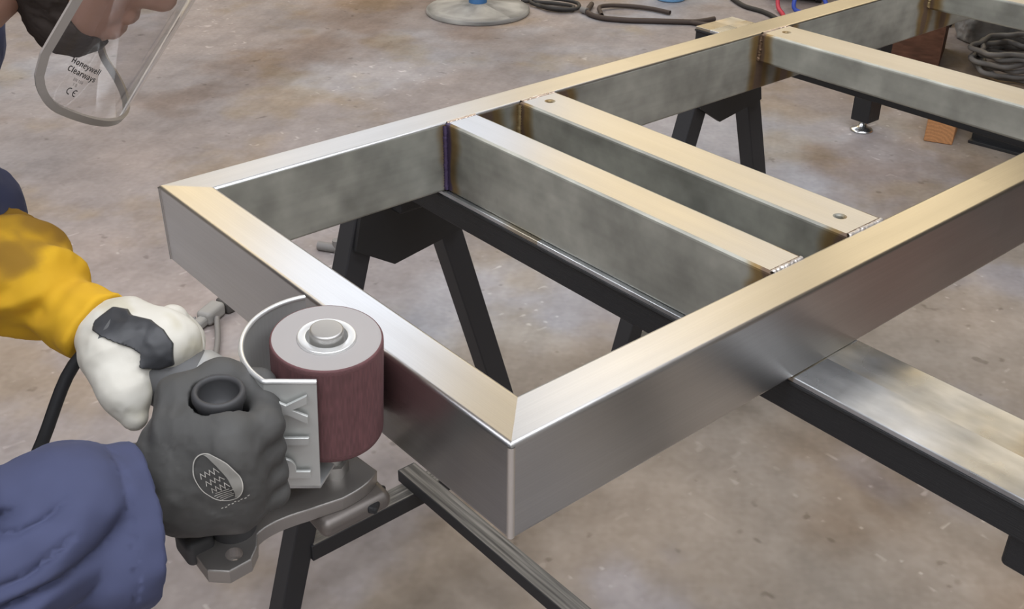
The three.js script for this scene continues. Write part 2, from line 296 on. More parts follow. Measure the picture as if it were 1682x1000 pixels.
function trestle(label, pos) {
  const t = thing('trestle', label, 'trestle', pos, 0, 'steel trestles under the frame');
  // channel: two webs and the underside lips, a bare wear plate on top
  const z0 = -0.84, z1 = 0.46, L = z1 - z0, zc = (z0 + z1) / 2;
  mesh('beam', [box(BW - 0.004, 0.04, L, 0, 0.824, zc, 0.003), box(BW + 0.002, 0.004, L, 0, 0.842, zc, 0.001)], M.blackPaint, t);
  const top = box(BW, 0.0065, L - 0.004, 0, 0.8467, zc, 0.0015); { const p = top.attributes.position, uv = top.attributes.uv; for (let i = 0; i < p.count; i++) uv.setXY(i, p.getX(i) * 2.5, p.getZ(i) * 2.5); }
  mesh('wear_plate', top, M.plate, t);
  for (const z of [-0.8, 0.38]) {
    for (const s of [-1, 1]) {
      const leg = mesh('leg', bar([s * 0.05, 0.812, z], [s * 0.29, 0.012, z], 0.042, 0.04, V(1, 0, 0)), M.legPaint, t);
      mesh('foot', box(0.07, 0.012, 0.06, s * 0.293, 0.006, z, 0.002), M.legPaint, leg);
    }
    mesh('gusset_plate', (() => { const sh = new THREE.Shape(); sh.moveTo(-0.075, 0.805); sh.lineTo(0.075, 0.805); sh.lineTo(0.105, 0.675); sh.lineTo(-0.03, 0.655); sh.lineTo(-0.1, 0.700); sh.closePath(); return new THREE.ExtrudeGeometry(sh, { depth: 0.008, bevelEnabled: false }).translate(0, 0, z + (z < 0 ? 0.021 : -0.029)); })(), M.blackPaint, t);
    mesh('clamp_bracket', box(0.1, 0.05, 0.1, 0, 0.79, z < 0 ? z + 0.03 : z - 0.09, 0.006), M.blackPaint, t);
    const sp = mesh('spreader', box(0.46, 0.034, 0.04, 0, 0.15, z + (z < 0 ? 0.005 : -0.005), 0.002), M.legPaint, t);
    mesh('lit_top_strip', box(0.45, 0.0014, 0.038, 0, 0.1677, z + (z < 0 ? 0.005 : -0.005), 0), M.litTop, sp);  // pale strip paints the light on the top face
  }
  const st = mesh('stretcher', box(0.038, 0.026, 1.22, 0.005, 0.181, -0.215, 0.002), M.legPaint, t);
  mesh('lit_top_strip', box(0.036, 0.0014, 1.21, 0.005, 0.1947, -0.215, 0), M.litTop, st);  // same painted light along the stretcher
  return t;
}
trestle('black steel trestle with bare top plate under the sanded end of the frame', [0.4375, FLOOR, 0]);
trestle('black steel trestle under the single shallow crossbar of the frame', [1.335, FLOOR, -0.09]);

// ---------------------------------------------------------------- grinder
const alu = mat({ color: new THREE.Color(0.56, 0.57, 0.55), metalness: 0.55, roughness: 0.5 });
const rimAlu = mat({ color: new THREE.Color(0.8, 0.81, 0.8), metalness: 0.7, roughness: 0.35 });
const grinder = thing('drum_sander', 'hand-held electric drum sander with red-brown drum and grey guard against the rail', 'power tool', [-0.0502, 0.7006, -0.204]);
grinder.rotation.x = 0.1;
{
  const g = grinder, yb = 0.0;
  // sanding drum
  const abrasive = dataTex(512, 256, (u, v) => { const s = noise2(u * 250, v * 80, 3), k = fbm2(u * 6, v * 2, 6, 3); const l = 1 + 0.1 * s + 0.16 * k; return [0.39 * l, 0.26 * l, 0.265 * l]; });
  const drumSide = lathe([[0.046, 0.079], [0.0474, 0.0795], [0.0484, 0.0815], [0.0487, 0.086], [0.0487, 0.176], [0.0485, 0.1795], [0.0476, 0.181], [0.0466, 0.1812]], 96);
  const drum = mesh('sanding_drum', drumSide, mat({ map: abrasive, roughness: 0.8, bumpMap: abrasive, bumpScale: 0.0002 }), g);
  mesh('drum_face', lathe([[0.0466, 0.1812], [0.044, 0.1805], [0.0255, 0.1802]], 96), mat({ color: new THREE.Color(0.33, 0.31, 0.3), roughness: 0.7 }), drum);
  mesh('drum_underside', lathe([[0.008, 0.079], [0.046, 0.079]], 64), mat({ color: new THREE.Color(0.1, 0.09, 0.09), roughness: 0.8 }), drum);
  mesh('clamping_ring', lathe([[0.0255, 0.179], [0.0252, 0.1822], [0.0242, 0.183], [0.0185, 0.183], [0.0178, 0.182], [0.0176, 0.172], [0.001, 0.172]], 64), rimAlu, drum);
  mesh('hub_nut', lathe([[0.0001, 0.1905], [0.0125, 0.1905], [0.0142, 0.1895], [0.0148, 0.188], [0.0148, 0.172]], 48), mat({ color: new THREE.Color(0.45, 0.44, 0.42), metalness: 0.8, roughness: 0.45 }), drum);
  // guard: rolled sheet round the back of the drum, running out into a flat plate
  const path = [];
  for (let a = -74; a >= -196; a -= 4) { const t = rad(a); path.push([0.0735 * Math.cos(t), 0.0735 * Math.sin(t)]); }
  const A = path[path.length - 1], B = [-0.0365, 0.0425]; for (let k = 1; k <= 8; k++) path.push([mix(A[0], B[0], k / 8), mix(A[1], B[1], k / 8)]);
  const y0 = 0.057, y1 = 0.1755, th = 0.003, pos = [], nrm = [];
  const nv = path.map((p, i) => { const q = path[Math.max(0, i - 1)], r = path[Math.min(path.length - 1, i + 1)], dx = r[0] - q[0], dz = r[1] - q[1], l = Math.hypot(dx, dz); return [-dz / l, dx / l].map((c) => -c); });
  const quadOut = (a, b, c, d) => { for (const q of [a, b, c, a, c, d]) pos.push(...q); };
  for (let i = 0; i + 1 < path.length; i++) {
    const I = path[i], J = path[i + 1], ni = nv[i], nj = nv[i + 1], o = (p, n, y) => [p[0] + n[0] * th, y, p[1] + n[1] * th], inn = (p, y) => [p[0], y, p[1]];
    quadOut(o(I, ni, y0), o(J, nj, y0), o(J, nj, y1), o(I, ni, y1)); quadOut(inn(J, y0), inn(I, y0), inn(I, y1), inn(J, y1));
    quadOut(o(I, ni, y0), inn(I, y0), inn(J, y0), o(J, nj, y0));
    if (i === 0) quadOut(inn(I, y0), o(I, ni, y0), o(I, ni, y1), inn(I, y1));
    if (i + 2 === path.length) quadOut(o(J, nj, y0), inn(J, y0), inn(J, y1), o(J, nj, y1));
  }
  const gg = new THREE.BufferGeometry(); gg.setAttribute('position', new THREE.Float32BufferAttribute(pos, 3)); gg.computeVertexNormals();
  const guard = mesh('guard', gg, alu, g); guard.material.side = THREE.DoubleSide;
  mesh('guard_rim', new THREE.TubeGeometry(new THREE.CatmullRomCurve3(path.map((p, i) => V(p[0] + nv[i][0] * th / 2, y1, p[1] + nv[i][1] * th / 2))), 90, 0.0024, 8), rimAlu, guard);
  // lower flange turned in under the drum
  { const sh = new THREE.Shape(); sh.moveTo(A[0], -A[1]); sh.lineTo(B[0], -B[1]); sh.lineTo(-0.012, -0.026); sh.lineTo(-0.028, 0.012); sh.closePath();
    mesh('guard_flange', new THREE.ExtrudeGeometry(sh, { depth: 0.003, bevelEnabled: false }).rotateX(-Math.PI / 2).translate(0, y0, 0), rimAlu, guard); }
  // raised letters running up the plate
  const font = await new FontLoader().loadAsync('fonts/droid/droid_sans_bold.typeface.json');
  const along = V(B[0] - A[0], 0, B[1] - A[1]).normalize(), out = V(0, 1, 0).cross(along).normalize(); if (out.x > 0) out.negate();
  const yAx = along.clone().negate(), xAx = V(0, 1, 0), zAx = xAx.clone().cross(yAx); // text runs up, its tops point away from the plate's free edge
  [['P', 0.013], ['T', 0.046], ['X', 0.079]].forEach(([ch, up]) => {
    const tg = new TextGeometry(ch, { font, size: 0.034, depth: 0.0018, bevelEnabled: true, bevelThickness: 0.0006, bevelSize: 0.0004, bevelSegments: 1, curveSegments: 6 });
    const o = V(B[0], y0 + up, B[1]).addScaledVector(along, -0.008).addScaledVector(out, th);
    tg.applyMatrix4(new THREE.Matrix4().makeBasis(xAx, yAx, zAx).setPosition(o));
    mesh('raised_letter', tg, alu, guard);
  });
  // gear head below the drum, spindle and bracket arm carrying the upright handle
  const dark = mat({ color: new THREE.Color(0.2, 0.18, 0.165), metalness: 0.7, roughness: 0.5 }), steel = mat({ color: new THREE.Color(0.5, 0.49, 0.47), metalness: 0.85, roughness: 0.4 });
  mesh('spindle', [cyl(0.0095, 0.0095, 0.075, 0, 0.055, 0.003), cyl(0.015, 0.015, 0.014, 0, 0.034, 0.003, 6)], steel, g);
  mesh('spindle_nut', lathe([[0.0105, 0.078], [0.016, 0.078], [0.017, 0.075], [0.017, 0.07], [0.0105, 0.07]], 6), rimAlu, g);
  const arm = new THREE.Shape();
  arm.moveTo(0.028, 0.016); arm.lineTo(0.032, -0.01); arm.quadraticCurveTo(0.02, -0.022, -0.012, -0.022); arm.lineTo(-0.046, -0.016); arm.quadraticCurveTo(-0.08, -0.008, -0.096, -0.016); arm.lineTo(-0.103, -0.028); arm.lineTo(-0.114, -0.038); arm.lineTo(-0.134, -0.039); arm.lineTo(-0.147, -0.028); arm.lineTo(-0.147, 0.006); arm.lineTo(-0.13, 0.018); arm.lineTo(-0.1, 0.018); arm.quadraticCurveTo(-0.075, 0.012, -0.05, 0.018); arm.closePath();
  const hp = new THREE.Path(); hp.absellipse(-0.122, -0.025, 0.0075, 0.0075, 0, Math.PI * 2, true); arm.holes.push(hp);
  mesh('bracket_arm', new THREE.ExtrudeGeometry(arm, { depth: 0.012, bevelEnabled: true, bevelThickness: 0.0015, bevelSize: 0.0015, bevelSegments: 2 }).rotateX(-Math.PI / 2).translate(0, 0.014, 0.016), mat({ color: new THREE.Color(0.36, 0.34, 0.32), metalness: 0.8, roughness: 0.42 }), g);
  mesh('gear_head', [box(0.075, 0.02, 0.06, 0.0, 0.003, 0.018, 0.008), box(0.06, 0.05, 0.055, -0.03, 0.02, -0.025, 0.014)], dark, g);
  mesh('clamp_lever', box(0.034, 0.008, 0.01, 0.024, 0.006, 0.04, 0.003, [0, 0.7, 0]), M.blackPaint, g);
  // upright handle
  const rubber = mat({ color: new THREE.Color(0.045, 0.045, 0.047), roughness: 0.6 });
  const hx = -0.108, hz = 0.013;
  const handle = mesh('side_handle', lathe([[0.0001, 0.024], [0.019, 0.024], [0.02, 0.027], [0.02, 0.036], [0.0175, 0.04], [0.017, 0.16], [0.019, 0.169], [0.0215, 0.175], [0.0212, 0.18], [0.0195, 0.1825], [0.0168, 0.182], [0.0158, 0.179], [0.0158, 0.16], [0.0001, 0.159]], 48).translate(hx, 0, hz), rubber, g);
  mesh('handle_clamp', box(0.026, 0.026, 0.03, hx - 0.034, 0.026, hz - 0.004, 0.006), rubber, g);
  // motor body running back to the rear hand
  const a = V(-0.03, 0.062, -0.03), b = V(-0.138, 0.152, -0.135), ax = b.clone().sub(a), len = ax.length(); ax.normalize();
  const q = new THREE.Quaternion().setFromUnitVectors(V(0, 1, 0), ax);
  const prof = (pts, m, n) => mesh(n, lathe(pts.map(([r, t]) => [r, t * len]), 48).applyMatrix4(new THREE.Matrix4().compose(a, q, V(1, 1, 1))), m, g);
  prof([[0.0001, 0], [0.022, 0], [0.027, 0.03], [0.03, 0.2], [0.031, 0.3], [0.028, 0.32]], steel, 'gear_neck');
  prof([[0.028, 0.31], [0.033, 0.33], [0.036, 0.4], [0.036, 0.55], [0.033, 0.58]], mat({ color: new THREE.Color(0.36, 0.36, 0.35), metalness: 0.3, roughness: 0.5 }), 'motor_housing');
  prof([[0.033, 0.57], [0.032, 0.65], [0.031, 0.95], [0.027, 1.05], [0.012, 1.08], [0.0001, 1.08]], mat({ color: new THREE.Color(0.1, 0.1, 0.1), roughness: 0.6 }), 'rear_grip');
  const cb = mat({ color: new THREE.Color(0.014, 0.014, 0.015), roughness: 0.5 });
  mesh('power_cord', tube([[-0.142, 0.157, -0.142], [-0.172, 0.128, -0.146], [-0.21, 0.074, -0.134], [-0.235, 0.04, -0.128], [-0.259, 0.0, -0.124], [-0.29, -0.1, -0.12], [-0.3, -0.3, -0.15], [-0.3, -0.6, -0.25], [-0.3, -0.785, -0.4], [-0.2, -0.794, -0.7], [0.0, -0.794, -0.95]], 0.0058, 140, 10), cb, g);
}

// ---------------------------------------------------------------- worker
const navy = (x, y, z) => { const n = 0.5 + 0.5 * fbm(x * 30, y * 30, z * 30, 4); const k = 0.8 + 0.4 * n; return [0.05 * k, 0.058 * k, 0.118 * k]; };
M.cloth = phys({ vertexColors: true, roughness: 0.88, sheen: 0.2, sheenColor: new THREE.Color(0.35, 0.4, 0.6), sheenRoughness: 0.5 });
const person = thing('person', 'worker in navy jacket bending over the frame, wearing work gloves', 'person', [0, 0, 0]);
const HO = V(-0.1007, 1.2292, -0.4314), HU = V(0.6558, 0.6791, 0.3297).normalize();
const HFv = V(0.5317, -0.7255, 0.437); HFv.addScaledVector(HU, -HFv.dot(HU)).normalize();
const HR = HFv.clone().cross(HU).normalize(); // the worker's own right
const headBasis = new THREE.Matrix4().makeBasis(HR.clone().negate(), HU, HFv).setPosition(HO);
const neckB = [-0.285, 1.13, -0.51], shR = [-0.42, 1.115, -0.375], shL = [-0.195, 1.11, -0.69], chest = [-0.4, 1.05, -0.6], pelv = [-0.66, 0.9, -0.83];
const elR = [-0.455, 0.84, -0.19], wrR = [-0.23, 0.795, -0.185], elL = [-0.262, 0.885, -0.62], wrL = [-0.186, 0.857, -0.37];
{
  // head in its own axes: x right, y up, z forward
  const parts = [ell([0, 0.03, -0.01], [0.077, 0.095, 0.098]), ell([0, -0.03, 0.02], [0.066, 0.075, 0.075]), cap([-0.045, -0.055, 0.0], [0, -0.1, 0.062], 0.022, 0.02), cap([0.045, -0.055, 0.0], [0, -0.1, 0.062], 0.022, 0.02), ell([0, -0.072, 0.07], [0.03, 0.03, 0.022]), ell([0, 0.024, 0.078], [0.055, 0.014, 0.016])];
  const nose = join([cap([0, 0.012, 0.088], [0, -0.03, 0.108], 0.009, 0.0125), ell([-0.012, -0.036, 0.096], [0.009, 0.008, 0.011]), ell([0.012, -0.036, 0.096], [0.009, 0.008, 0.011])], 0.012);
  const lips = join([cap([-0.021, -0.066, 0.088], [0.021, -0.066, 0.088], 0.006, 0.006), cap([-0.011, -0.061, 0.099], [0.011, -0.061, 0.099], 0.0065, 0.0065), cap([-0.013, -0.078, 0.097], [0.013, -0.078, 0.097], 0.0078, 0.0078)], 0.004);
  const ears = join([ell([-0.078, -0.005, -0.01], [0.01, 0.03, 0.018]), ell([0.078, -0.005, -0.01], [0.01, 0.03, 0.018])], 0.004);
  const neck = cap([0, -0.06, -0.03], [0, -0.17, -0.075], 0.052, 0.058), base = join(parts, 0.03);
  const eyes = [[-0.031, 0.004, 0.078], [0.031, 0.004, 0.078]];
  const head = (x, y, z) => {
    let d = smin(smin(smin(base(x, y, z), nose(x, y, z), 0.014), lips(x, y, z), 0.007), ears(x, y, z), 0.01);
    for (const e of eyes) { const s = Math.hypot((x - e[0]) / 1.3, y - e[1], z - e[2] - 0.008) - 0.014; d = -smin(-d, s, 0.012); }
    return smin(d, neck(x, y, z), 0.03);
  };
  const hg = nets(head, [-0.1, -0.25, -0.15], [0.1, 0.14, 0.135], 0.0035).applyMatrix4(headBasis);
  const J = (a, b, ra, rb) => cap(a, b, ra, rb), kneeR = [-0.62, 0.45, -0.66], anR = [-0.76, 0.0, -0.74], kneeL = [-0.46, 0.45, -0.86], anL = [-0.62, 0.0, -1.0];
  const hipR = [-0.7, 0.87, -0.75], hipL = [-0.6, 0.87, -0.88];
  const bodyF = join([J(neckB, chest, 0.07, 0.115), J(shR, shL, 0.06, 0.06), J(chest, pelv, 0.125, 0.125), J(hipR, kneeR, 0.08, 0.055), J(hipL, kneeL, 0.08, 0.055), J(kneeR, anR, 0.052, 0.036), J(kneeL, anL, 0.052, 0.036), J(shR, elR, 0.045, 0.038), J(elR, wrR, 0.036, 0.026), J(shL, elL, 0.045, 0.038), J(elL, wrL, 0.036, 0.026), J([neckB[0], neckB[1], neckB[2]], [-0.2, 1.16, -0.46], 0.055, 0.05)], 0.05);
  const bg = nets(bodyF, [-0.92, -0.07, -1.12], [-0.08, 1.3, -0.1], 0.015);
  const skin = (x, y, z) => { const n = 0.5 + 0.5 * fbm(x * 60, y * 60, z * 60, 3); return [0.36 + 0.08 * n, 0.2 + 0.05 * n, 0.145 + 0.04 * n]; };
  const all = mergeGeometries([paint(hg, skin), paint(bg, skin)]);
  mesh('body', all, mat({ vertexColors: true, roughness: 0.6 }), person);
  // eyes, brows, beard and hair
  for (const e of eyes) { const eye = mesh('eye', new THREE.SphereGeometry(0.0115, 20, 14).translate(e[0], e[1], e[2] - 0.003).applyMatrix4(headBasis), mat({ color: 0xd8d0c8, roughness: 0.25 }), person); mesh('iris', new THREE.SphereGeometry(0.0055, 14, 10).translate(e[0], e[1] - 0.002, e[2] + 0.0035).applyMatrix4(headBasis), mat({ color: 0x2a1a10, roughness: 0.2 }), eye); }
  const hairM = mat({ color: new THREE.Color(0.036, 0.026, 0.021), roughness: 0.9 });
  const beardF = (x, y, z) => {
    const reg = Math.max(y + 0.088 - Math.max(0, 0.07 - z) * 1.1, -z - 0.03, -y - 0.135);
    const mouth = Math.hypot(x / 2.2, (y + 0.071) * 1.0, z - 0.1) - 0.021;
    return Math.max(head(x, y, z) - 0.0028 - 0.003 * fbm(x * 120, y * 120, z * 120, 3), reg + 0.006 * noise3(x * 60, y * 60, z * 60), -mouth);
  };
  mesh('beard', nets(beardF, [-0.1, -0.15, -0.05], [0.1, 0.02, 0.125], 0.003).applyMatrix4(headBasis), hairM, person);
  const hairF = (x, y, z) => Math.max(head(x, y, z) - 0.009 - 0.004 * fbm(x * 90, y * 90, z * 90, 3), -(y - 0.02 + (z > 0 ? -z * 0.7 : z * 0.6 + 0.0)) - 0.0, z - 0.085);
  mesh('hair', nets(hairF, [-0.11, -0.12, -0.16], [0.11, 0.155, 0.12], 0.0045).applyMatrix4(headBasis), hairM, person);
  // clothes
  const wr = (x, y, z, s, a) => a * fbm(x * s, y * s * 1.3, z * s, 3);
  const jacketF0 = join([J([-0.31, 1.12, -0.53], chest, 0.105, 0.15), J(shR, shL, 0.085, 0.085), J(chest, [-0.6, 0.93, -0.78], 0.16, 0.165)], 0.06);
  const headCut = V(-0.2, 1.165, -0.455);
  const jacketF = (x, y, z) => Math.max(jacketF0(x, y, z) + wr(x, y, z, 14, 0.014), 0.058 - Math.hypot(x - headCut.x, y - headCut.y, z - headCut.z));
  const jacket = mesh('jacket', paint(nets(jacketF, [-0.86, 0.7, -1.0], [-0.1, 1.3, -0.2], 0.011), navy), M.cloth, person);
  const trF = join([J([-0.6, 0.94, -0.77], pelv, 0.14, 0.15), J(hipR, kneeR, 0.1, 0.08), J(hipL, kneeL, 0.1, 0.08), J(kneeR, anR, 0.078, 0.07), J(kneeL, anL, 0.078, 0.07)], 0.05);
  mesh('trousers', paint(nets((x, y, z) => Math.max(trF(x, y, z) + wr(x, y, z, 12, 0.012), -0.03 - y), [-0.92, -0.05, -1.17], [-0.3, 1.12, -0.52], 0.013), navy), M.cloth, person);
  const bootM = mat({ color: new THREE.Color(0.03, 0.026, 0.024), roughness: 0.55 });
  for (const [x, z] of [[anR[0], anR[2]], [anL[0], anL[2]]]) {
    const F = FLOOR, bf = join([cap([x - 0.02, F + 0.045, z - 0.016], [x + 0.13, F + 0.04, z + 0.11], 0.043, 0.04), cap([x, F + 0.05, z], [x, F + 0.17, z], 0.052, 0.055)], 0.04);
    const boot = mesh('boot', nets((a, b, c) => Math.max(bf(a, b, c), F + 0.012 - b), [x - 0.1, F, z - 0.1], [x + 0.2, F + 0.24, z + 0.18], 0.008), bootM, person);
    const sole = nets((a, b, c) => Math.max(bf(a, F + 0.04, c) - 0.004, Math.abs(b - F - 0.009) - 0.009), [x - 0.1, F - 0.012, z - 0.1], [x + 0.2, F + 0.04, z + 0.18], 0.006);
    mesh('sole', sole, mat({ color: 0x1a1714, roughness: 0.9 }), boot);
  }
  // near sleeve: loose cuff open over the black glove, deep folds running along the arm
  const cuffC = V(-0.2425, 0.7868, -0.1685), axR = V(...elR).sub(cuffC).normalize();
  const sl = join([J([-0.195, 0.777, -0.164], elR, 0.064, 0.072), J(elR, shR, 0.078, 0.088)], 0.06);
  const crease = (t, x, y, z) => { const q = y * 40 + t * 17 + 2.6 * noise3(x * 9, y * 9, z * 9), r = 1 - Math.abs(Math.sin(q)); const p = y * 63 + t * 38 + 3.5 * noise3(x * 13 + 7, y * 13, z * 13), e = 1 - Math.abs(Math.sin(p));
    return (0.016 * r * r * r * smooth(-0.4, 0.3, noise3(t * 16, y * 10 + 3, 5)) + 0.008 * e * e * e * smooth(-0.2, 0.5, noise3(t * 21 + 9, y * 14, 2))) * smooth(0.01, 0.05, t); };
  const sleeveR = (x, y, z) => {
    const t = (x - cuffC.x) * axR.x + (y - cuffC.y) * axR.y + (z - cuffC.z) * axR.z; // along the arm from the cuff edge
    const f1 = Math.sin((t * 26 + (y - 0.8) * 34 + 2.2 * fbm(x * 11, y * 11, z * 11, 3)) * 1.6) * 0.006 * smooth(0.0, 0.05, t), f2 = 0.013 * fbm(x * 14 + 4, y * 14, z * 14, 3) + crease(t, x, y, z);
    const hem = Math.abs(t - 0.024) < 0.0025 ? 0.0012 : 0;
    const d = sl(x, y, z) + f1 + f2 + hem;
    return smax(smax(d, -t, 0.006), -(d + 0.011 + Math.max(0, t - 0.04) * 2), 0.004);
  };
  mesh('jacket_sleeve', paint(nets(sleeveR, [-0.6, 0.67, -0.5], [-0.16, 1.22, -0.06], 0.0046), navy), M.cloth, jacket);
  const slL = join([J([-0.228, 0.888, -0.49], elL, 0.046, 0.06), J(elL, shL, 0.064, 0.085), cap([-0.21, 0.915, -0.55], [-0.245, 0.92, -0.59], 0.033, 0.045), cap([-0.187, 0.931, -0.568], [-0.21, 0.94, -0.6], 0.011, 0.02)], 0.02);
  mesh('jacket_sleeve', paint(nets((x, y, z) => slL(x, y, z) + 0.011 * fbm(x * 22, y * 22, z * 22, 3), [-0.4, 0.76, -0.85], [-0.05, 1.24, -0.4], 0.006), navy), M.cloth, jacket);
}
// near hand: black coated glove closed round the upright handle
{
  const e1 = V(0.765, 0, 0.644).normalize(), e2 = V(0, 1, 0), e3 = e1.clone().cross(e2), O = V(-0.16, 0.812, -0.172);
  const hb = new THREE.Matrix4().makeBasis(e1, e2, e3).setPosition(O), inv = hb.clone().invert();
  // local: x to the knuckles, y along the handle, z to the back of the hand
  const K = [[0.014, 0.038, 0.03], [0.019, 0.015, 0.033], [0.018, -0.008, 0.031], [0.012, -0.029, 0.026]];
  const list = [];
  const wrist = [-0.045, -0.008, 0.014];
  K.forEach((k, i) => list.push(cap([wrist[0] + 0.012, wrist[1] + (1.5 - i) * 0.013, wrist[2] + 0.006], k, 0.026, 0.0185 - i * 0.0006)));
  list.push(cap([-0.095, -0.018, 0.01], wrist, 0.032, 0.034));
  list.push(cap([-0.028, 0.04, 0.012], [0.01, 0.043, 0.022], 0.023, 0.019), cap([-0.045, -0.022, 0.012], [0.004, -0.03, 0.02], 0.024, 0.017));
  const palm = join(list, 0.022);
  const fingers = K.map((k, i) => {
    const y = k[1], dr = i * 0.0005, m = [0.036, y + 0.001, 0.006], t = [0.027, y, -0.028], e = [-0.002, y, -0.034];
    return join([cap(k, m, 0.0165 - dr, 0.0145 - dr), cap(m, t, 0.0145 - dr, 0.0135 - dr), cap(t, e, 0.0135 - dr, 0.0115 - dr)], 0.006);
  });
  const thumb = join([cap([-0.04, 0.014, 0.0], [-0.033, 0.05, -0.014], 0.024, 0.02), cap([-0.035, 0.052, -0.014], [-0.006, 0.056, -0.034], 0.018, 0.0155), cap([-0.006, 0.056, -0.034], [0.024, 0.05, -0.04], 0.015, 0.0125)], 0.012);
  const hand = (x, y, z) => {
    let d = palm(x, y, z); for (const f of fingers) d = smin(d, f(x, y, z), 0.006);
    d = smin(d, thumb(x, y, z), 0.013);
    d += 0.0022 * fbm(x * 55 + 3, y * 55, z * 55, 3) + 0.0013 * Math.sin((x * 0.8 + y * 0.5) * 210 + 3 * noise3(x * 30, y * 30, z * 30)) * smooth(-0.02, -0.06, x);
    return Math.max(d, 0.0225 - Math.hypot(x, z)); // room for the handle
  };
  const gl = mesh('work_glove', paint(nets(hand, [-0.15, -0.1, -0.075], [0.09, 0.1, 0.085], 0.0032), (x, y, z) => { const n = 0.5 + 0.5 * fbm(x * 45, y * 45, z * 45, 4), worn = smooth(0.15, 0.45, fbm(x * 25 + 8, y * 25, z * 25, 3)); const l = 0.052 + 0.026 * n + 0.05 * worn; return [l * 1.0, l * 0.98, l * 0.93]; }).applyMatrix4(hb), mat({ vertexColors: true, roughness: 0.72 }), person);
  gl.userData.label = 'black coated work glove gripping the upright handle';
  // oval print on the back of the hand, laid on the glove's own surface
  const cv = document.createElement('canvas'); cv.width = 512; cv.height = 640; const c = cv.getContext('2d');
  c.clearRect(0, 0, 512, 640); c.strokeStyle = '#b9b6ae'; c.fillStyle = '#b9b6ae'; c.lineWidth = 9;
  c.beginPath(); c.ellipse(256, 300, 190, 262, 0, 0, Math.PI * 2); c.stroke();
  c.beginPath(); for (let k = -70; k <= 75; k += 5) c.lineTo(256 + 186 * Math.cos(rad(k)), 300 + 258 * Math.sin(rad(k))); for (let k = 75; k >= -70; k -= 5) c.lineTo(256 + 110 * Math.cos(rad(k)) - 20, 300 + 262 * Math.sin(rad(k)) - 6); c.closePath(); c.fillStyle = '#8b8983'; c.fill(); c.fillStyle = '#b9b6ae';
  c.lineWidth = 7; const rr = mulberry(5);
  for (let k = 0; k < 3; k++) { c.beginPath(); for (let i = 0; i < 9; i++) c.lineTo(130 + i * 24, 210 + k * 85 + (i % 2 ? -28 : 22) + rr() * 10); c.stroke(); }
  c.font = 'bold 40px sans-serif'; for (let k = 0; k < 5; k++) { c.fillRect(120 + rr() * 30, 420 + k * 22, 130 + rr() * 90, 7); }
  for (let k = 0; k < 9; k++) c.fillRect(90 + k * 34, 588 + (k % 2) * 8, 20, 10);
  const tx = new THREE.CanvasTexture(cv); tx.colorSpace = THREE.SRGBColorSpace;
  const n = 26, pos = [], uv = [], ix = [], ctr = [0.008, 0.022], w = 0.045, h = 0.056, ca = Math.cos(rad(28)), sa = Math.sin(rad(28));
  for (let j = 0; j <= n; j++) for (let i = 0; i <= n; i++) {
    const a = (i / n - 0.5) * w, b = (j / n - 0.5) * h, x = ctr[0] + a * ca - b * sa, y = ctr[1] + a * sa + b * ca; let z = 0.085;
    for (let s = 0; s < 60; s++) { const d = hand(x, y, z); if (d < 0.0002) break; z -= Math.max(d * 0.7, 0.0001); }
    pos.push(x, y, z + 0.0006); uv.push(i / n, j / n);
    if (i < n && j < n) { const k = j * (n + 1) + i; ix.push(k, k + 1, k + n + 2, k, k + n + 2, k + n + 1); }
  }
  const g = new THREE.BufferGeometry(); g.setAttribute('position', new THREE.Float32BufferAttribute(pos, 3)); g.setAttribute('uv', new THREE.Float32BufferAttribute(uv, 2)); g.setIndex(ix); g.computeVertexNormals(); g.applyMatrix4(hb);
  mesh('glove_print', g, mat({ map: tx, transparent: true, roughness: 0.7, polygonOffset: true, polygonOffsetFactor: -1 }), gl);
}
